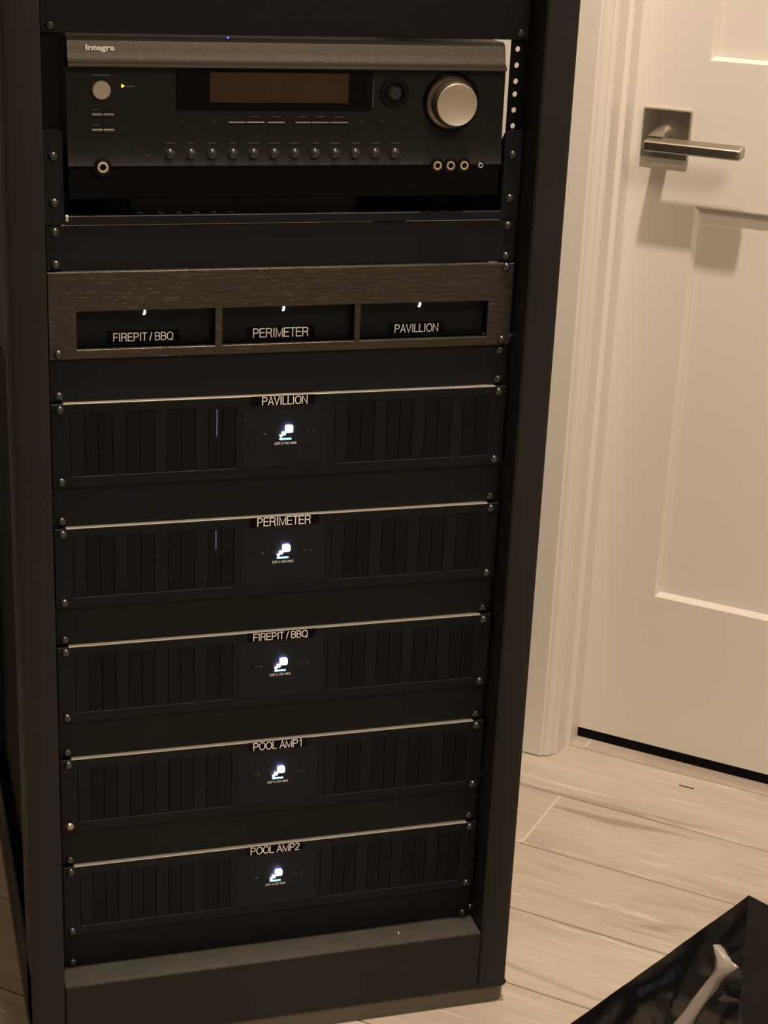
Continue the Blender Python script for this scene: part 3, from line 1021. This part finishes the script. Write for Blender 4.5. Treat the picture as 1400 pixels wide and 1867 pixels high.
    obj('channel_light', box(new_bm(), 0.0222, 0.0238, yy - 0.0003, yy + 0.0002, -0.0420, -0.0402), m_grey, t_)
    text('channel_marks', '10', 0.0295, -0.0410, yy, 0.0034, m_grey, t_)
    obj('channel_hole', cyl(new_bm(), (-0.0325, -0.0415), 0.0014, yy + 0.0004, yy - 0.0003, seg=12), m_void, t_)
    lb = obj('label_strip', box(new_bm(), tape[0], tape[1], YA - 0.0008, YA, -0.0106, -0.0003), m_tape, t_)
    lb['label'] = 'black label reading ' + s
    lettering('lettering', s, tx, -0.0055, YA - 0.0008, wd, m_text, lb)
    if leak > 0:
        obj('leak_glow_bar', box(new_bm(), -0.0738, -0.0726, -0.0079, -0.0060, by1 - 0.001 - leak, by1 - 0.002), m_leak, t_)  # glowing bar stands in for leaked blue light on a fin
    for (x, uu) in ((L, -0.14), (L, -1.86), (R, -0.14), (R, -1.86)):
        screw(t_, x, uu, YA if uu > -1 else YA)
    return t_


amplifier(0, 'PAVILLION', 0.0488, 'black power amplifier labelled PAVILLION with glowing white emblem', 0.030, -0.0023, (-0.0375, 0.0300))
amplifier(-3, 'PERIMETER', 0.0590, 'black power amplifier labelled PERIMETER with glowing white emblem', 0.022, -0.0002)
amplifier(-6, 'FIREPIT / BBQ', 0.0611, 'black power amplifier labelled FIREPIT / BBQ with glowing white emblem', 0.0, -0.0012)
amplifier(-9, 'POOL AMP1', 0.0570, 'black power amplifier labelled POOL AMP1 with glowing white emblem', 0.0, -0.0012, (-0.0340, 0.0310))
amplifier(-12, 'POOL AMP2', 0.0576, 'lowest black power amplifier labelled POOL AMP2 with glowing emblem', 0.0, -0.0019, (-0.0340, 0.0310))

# ------------------------------------------------------------ black plastic bag
bag = thing('plastic_bag', 'glossy black plastic bag standing on the tile floor in front of the door', 'bag', (0.36, -0.40, 0))
P = Vector((0.3901, -0.3807, 0.350))
F1 = Vector((0.2195, -0.1745, 0.0))
G = Vector((0.3364, -0.4951, 0.1100))
Rr = Vector((0.5293, -0.4099, 0.2700))
hullp = [P, F1, G, Rr, Vector((0.388, -0.375, 0)), Vector((0.539, -0.410, 0)), Vector((0.46, -0.46, 0.0)), Vector((0.312, -0.525, 0.0))]
bm = new_bm()
for p in hullp:
    bm.verts.new(p - Vector((0.36, -0.40, 0)))
bmesh.ops.convex_hull(bm, input=bm.verts)
bmesh.ops.triangulate(bm, faces=bm.faces)
bmesh.ops.subdivide_edges(bm, edges=bm.edges, cuts=34, use_grid_fill=True)
bmesh.ops.triangulate(bm, faces=bm.faces)
from mathutils import noise as mn
bm.normal_update()
A_, B_ = P - Vector((0.36, -0.40, 0)), F1 - Vector((0.36, -0.40, 0))
for v in bm.verts:
    d = (v.co - A_).cross(v.co - B_).length / (B_ - A_).length
    d = min(d, (v.co - A_).length)
    k = min(1.0, d / 0.05)
    left = max(0.12, min(1.0, (-v.normal.x - 0.2) * 2.5))
    h = mn.noise(v.co * 24) * 0.007 + mn.noise(Vector((v.co.x * 30, v.co.y * 60, v.co.z * 14)) + Vector((5, 3, 1))) * 0.004 + mn.noise(v.co * 75) * 0.0016
    hz = v.co.z
    h += 0.0045 * mn.noise(Vector((v.co.x * 45, v.co.y * 45, v.co.z * 70)) + Vector((2, 8, 1)))
    h += 0.006 * abs(mn.noise(Vector((v.co.x * 50, v.co.y * 28, v.co.z * 40)))) + 0.0022 * mn.noise(v.co * 110)
    v.co += v.normal * h * left * (0.08 + 0.92 * k) * (1 if hz > 0.004 else 0)
    v.co.z = max(v.co.z, 0.0)
bo = obj('bag_body', bm, m_bag, bag, 'auto')
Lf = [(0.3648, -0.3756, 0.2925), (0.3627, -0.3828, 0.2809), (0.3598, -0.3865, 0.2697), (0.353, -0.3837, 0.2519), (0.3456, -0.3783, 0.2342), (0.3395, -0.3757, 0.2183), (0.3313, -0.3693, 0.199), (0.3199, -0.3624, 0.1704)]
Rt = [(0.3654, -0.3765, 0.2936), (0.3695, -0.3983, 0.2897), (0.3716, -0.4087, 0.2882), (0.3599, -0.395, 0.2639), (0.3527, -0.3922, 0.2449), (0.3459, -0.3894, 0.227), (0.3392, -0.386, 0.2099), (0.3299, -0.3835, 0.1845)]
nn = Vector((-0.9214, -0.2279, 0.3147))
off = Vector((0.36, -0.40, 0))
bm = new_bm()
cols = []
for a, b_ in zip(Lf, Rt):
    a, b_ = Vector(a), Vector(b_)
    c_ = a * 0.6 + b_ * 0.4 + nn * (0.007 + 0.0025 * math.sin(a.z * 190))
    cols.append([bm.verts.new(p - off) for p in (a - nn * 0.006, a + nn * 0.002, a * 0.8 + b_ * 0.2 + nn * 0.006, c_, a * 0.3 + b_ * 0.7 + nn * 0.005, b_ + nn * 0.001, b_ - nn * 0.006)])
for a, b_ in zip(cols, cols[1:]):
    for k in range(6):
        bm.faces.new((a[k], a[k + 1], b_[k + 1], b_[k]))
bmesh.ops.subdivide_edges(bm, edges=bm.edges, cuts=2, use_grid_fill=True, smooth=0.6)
fl = obj('folded_crease', bm, m_fold_glint, bag, True)
fl['label'] = 'raised fold with its highlight painted grey'

# small debris, and a dark sliver standing for a tile crack
fk = obj('paper_fleck', box(new_bm(), -0.0007, 0.0007, -0.0010, 0.0010, 0, 0.0022, 0.0002), m_white)
fk.location = (0.1474, -0.0200, LED + 0.0001)
tag(fk, 'tiny white fleck lying on the rack base ledge', 'debris')
sp = obj('tile_crack_mark', box(new_bm(), -0.0115, 0.0115, -0.0006, 0.0006, 0, 0.0012, 0.0003), m_rail)
sp.matrix_world = RM @ Matrix.Translation((0.2023, -0.0711, 0.0002))
tag(sp, 'thin dark sliver marking a tile crack near the door bottom', 'debris')
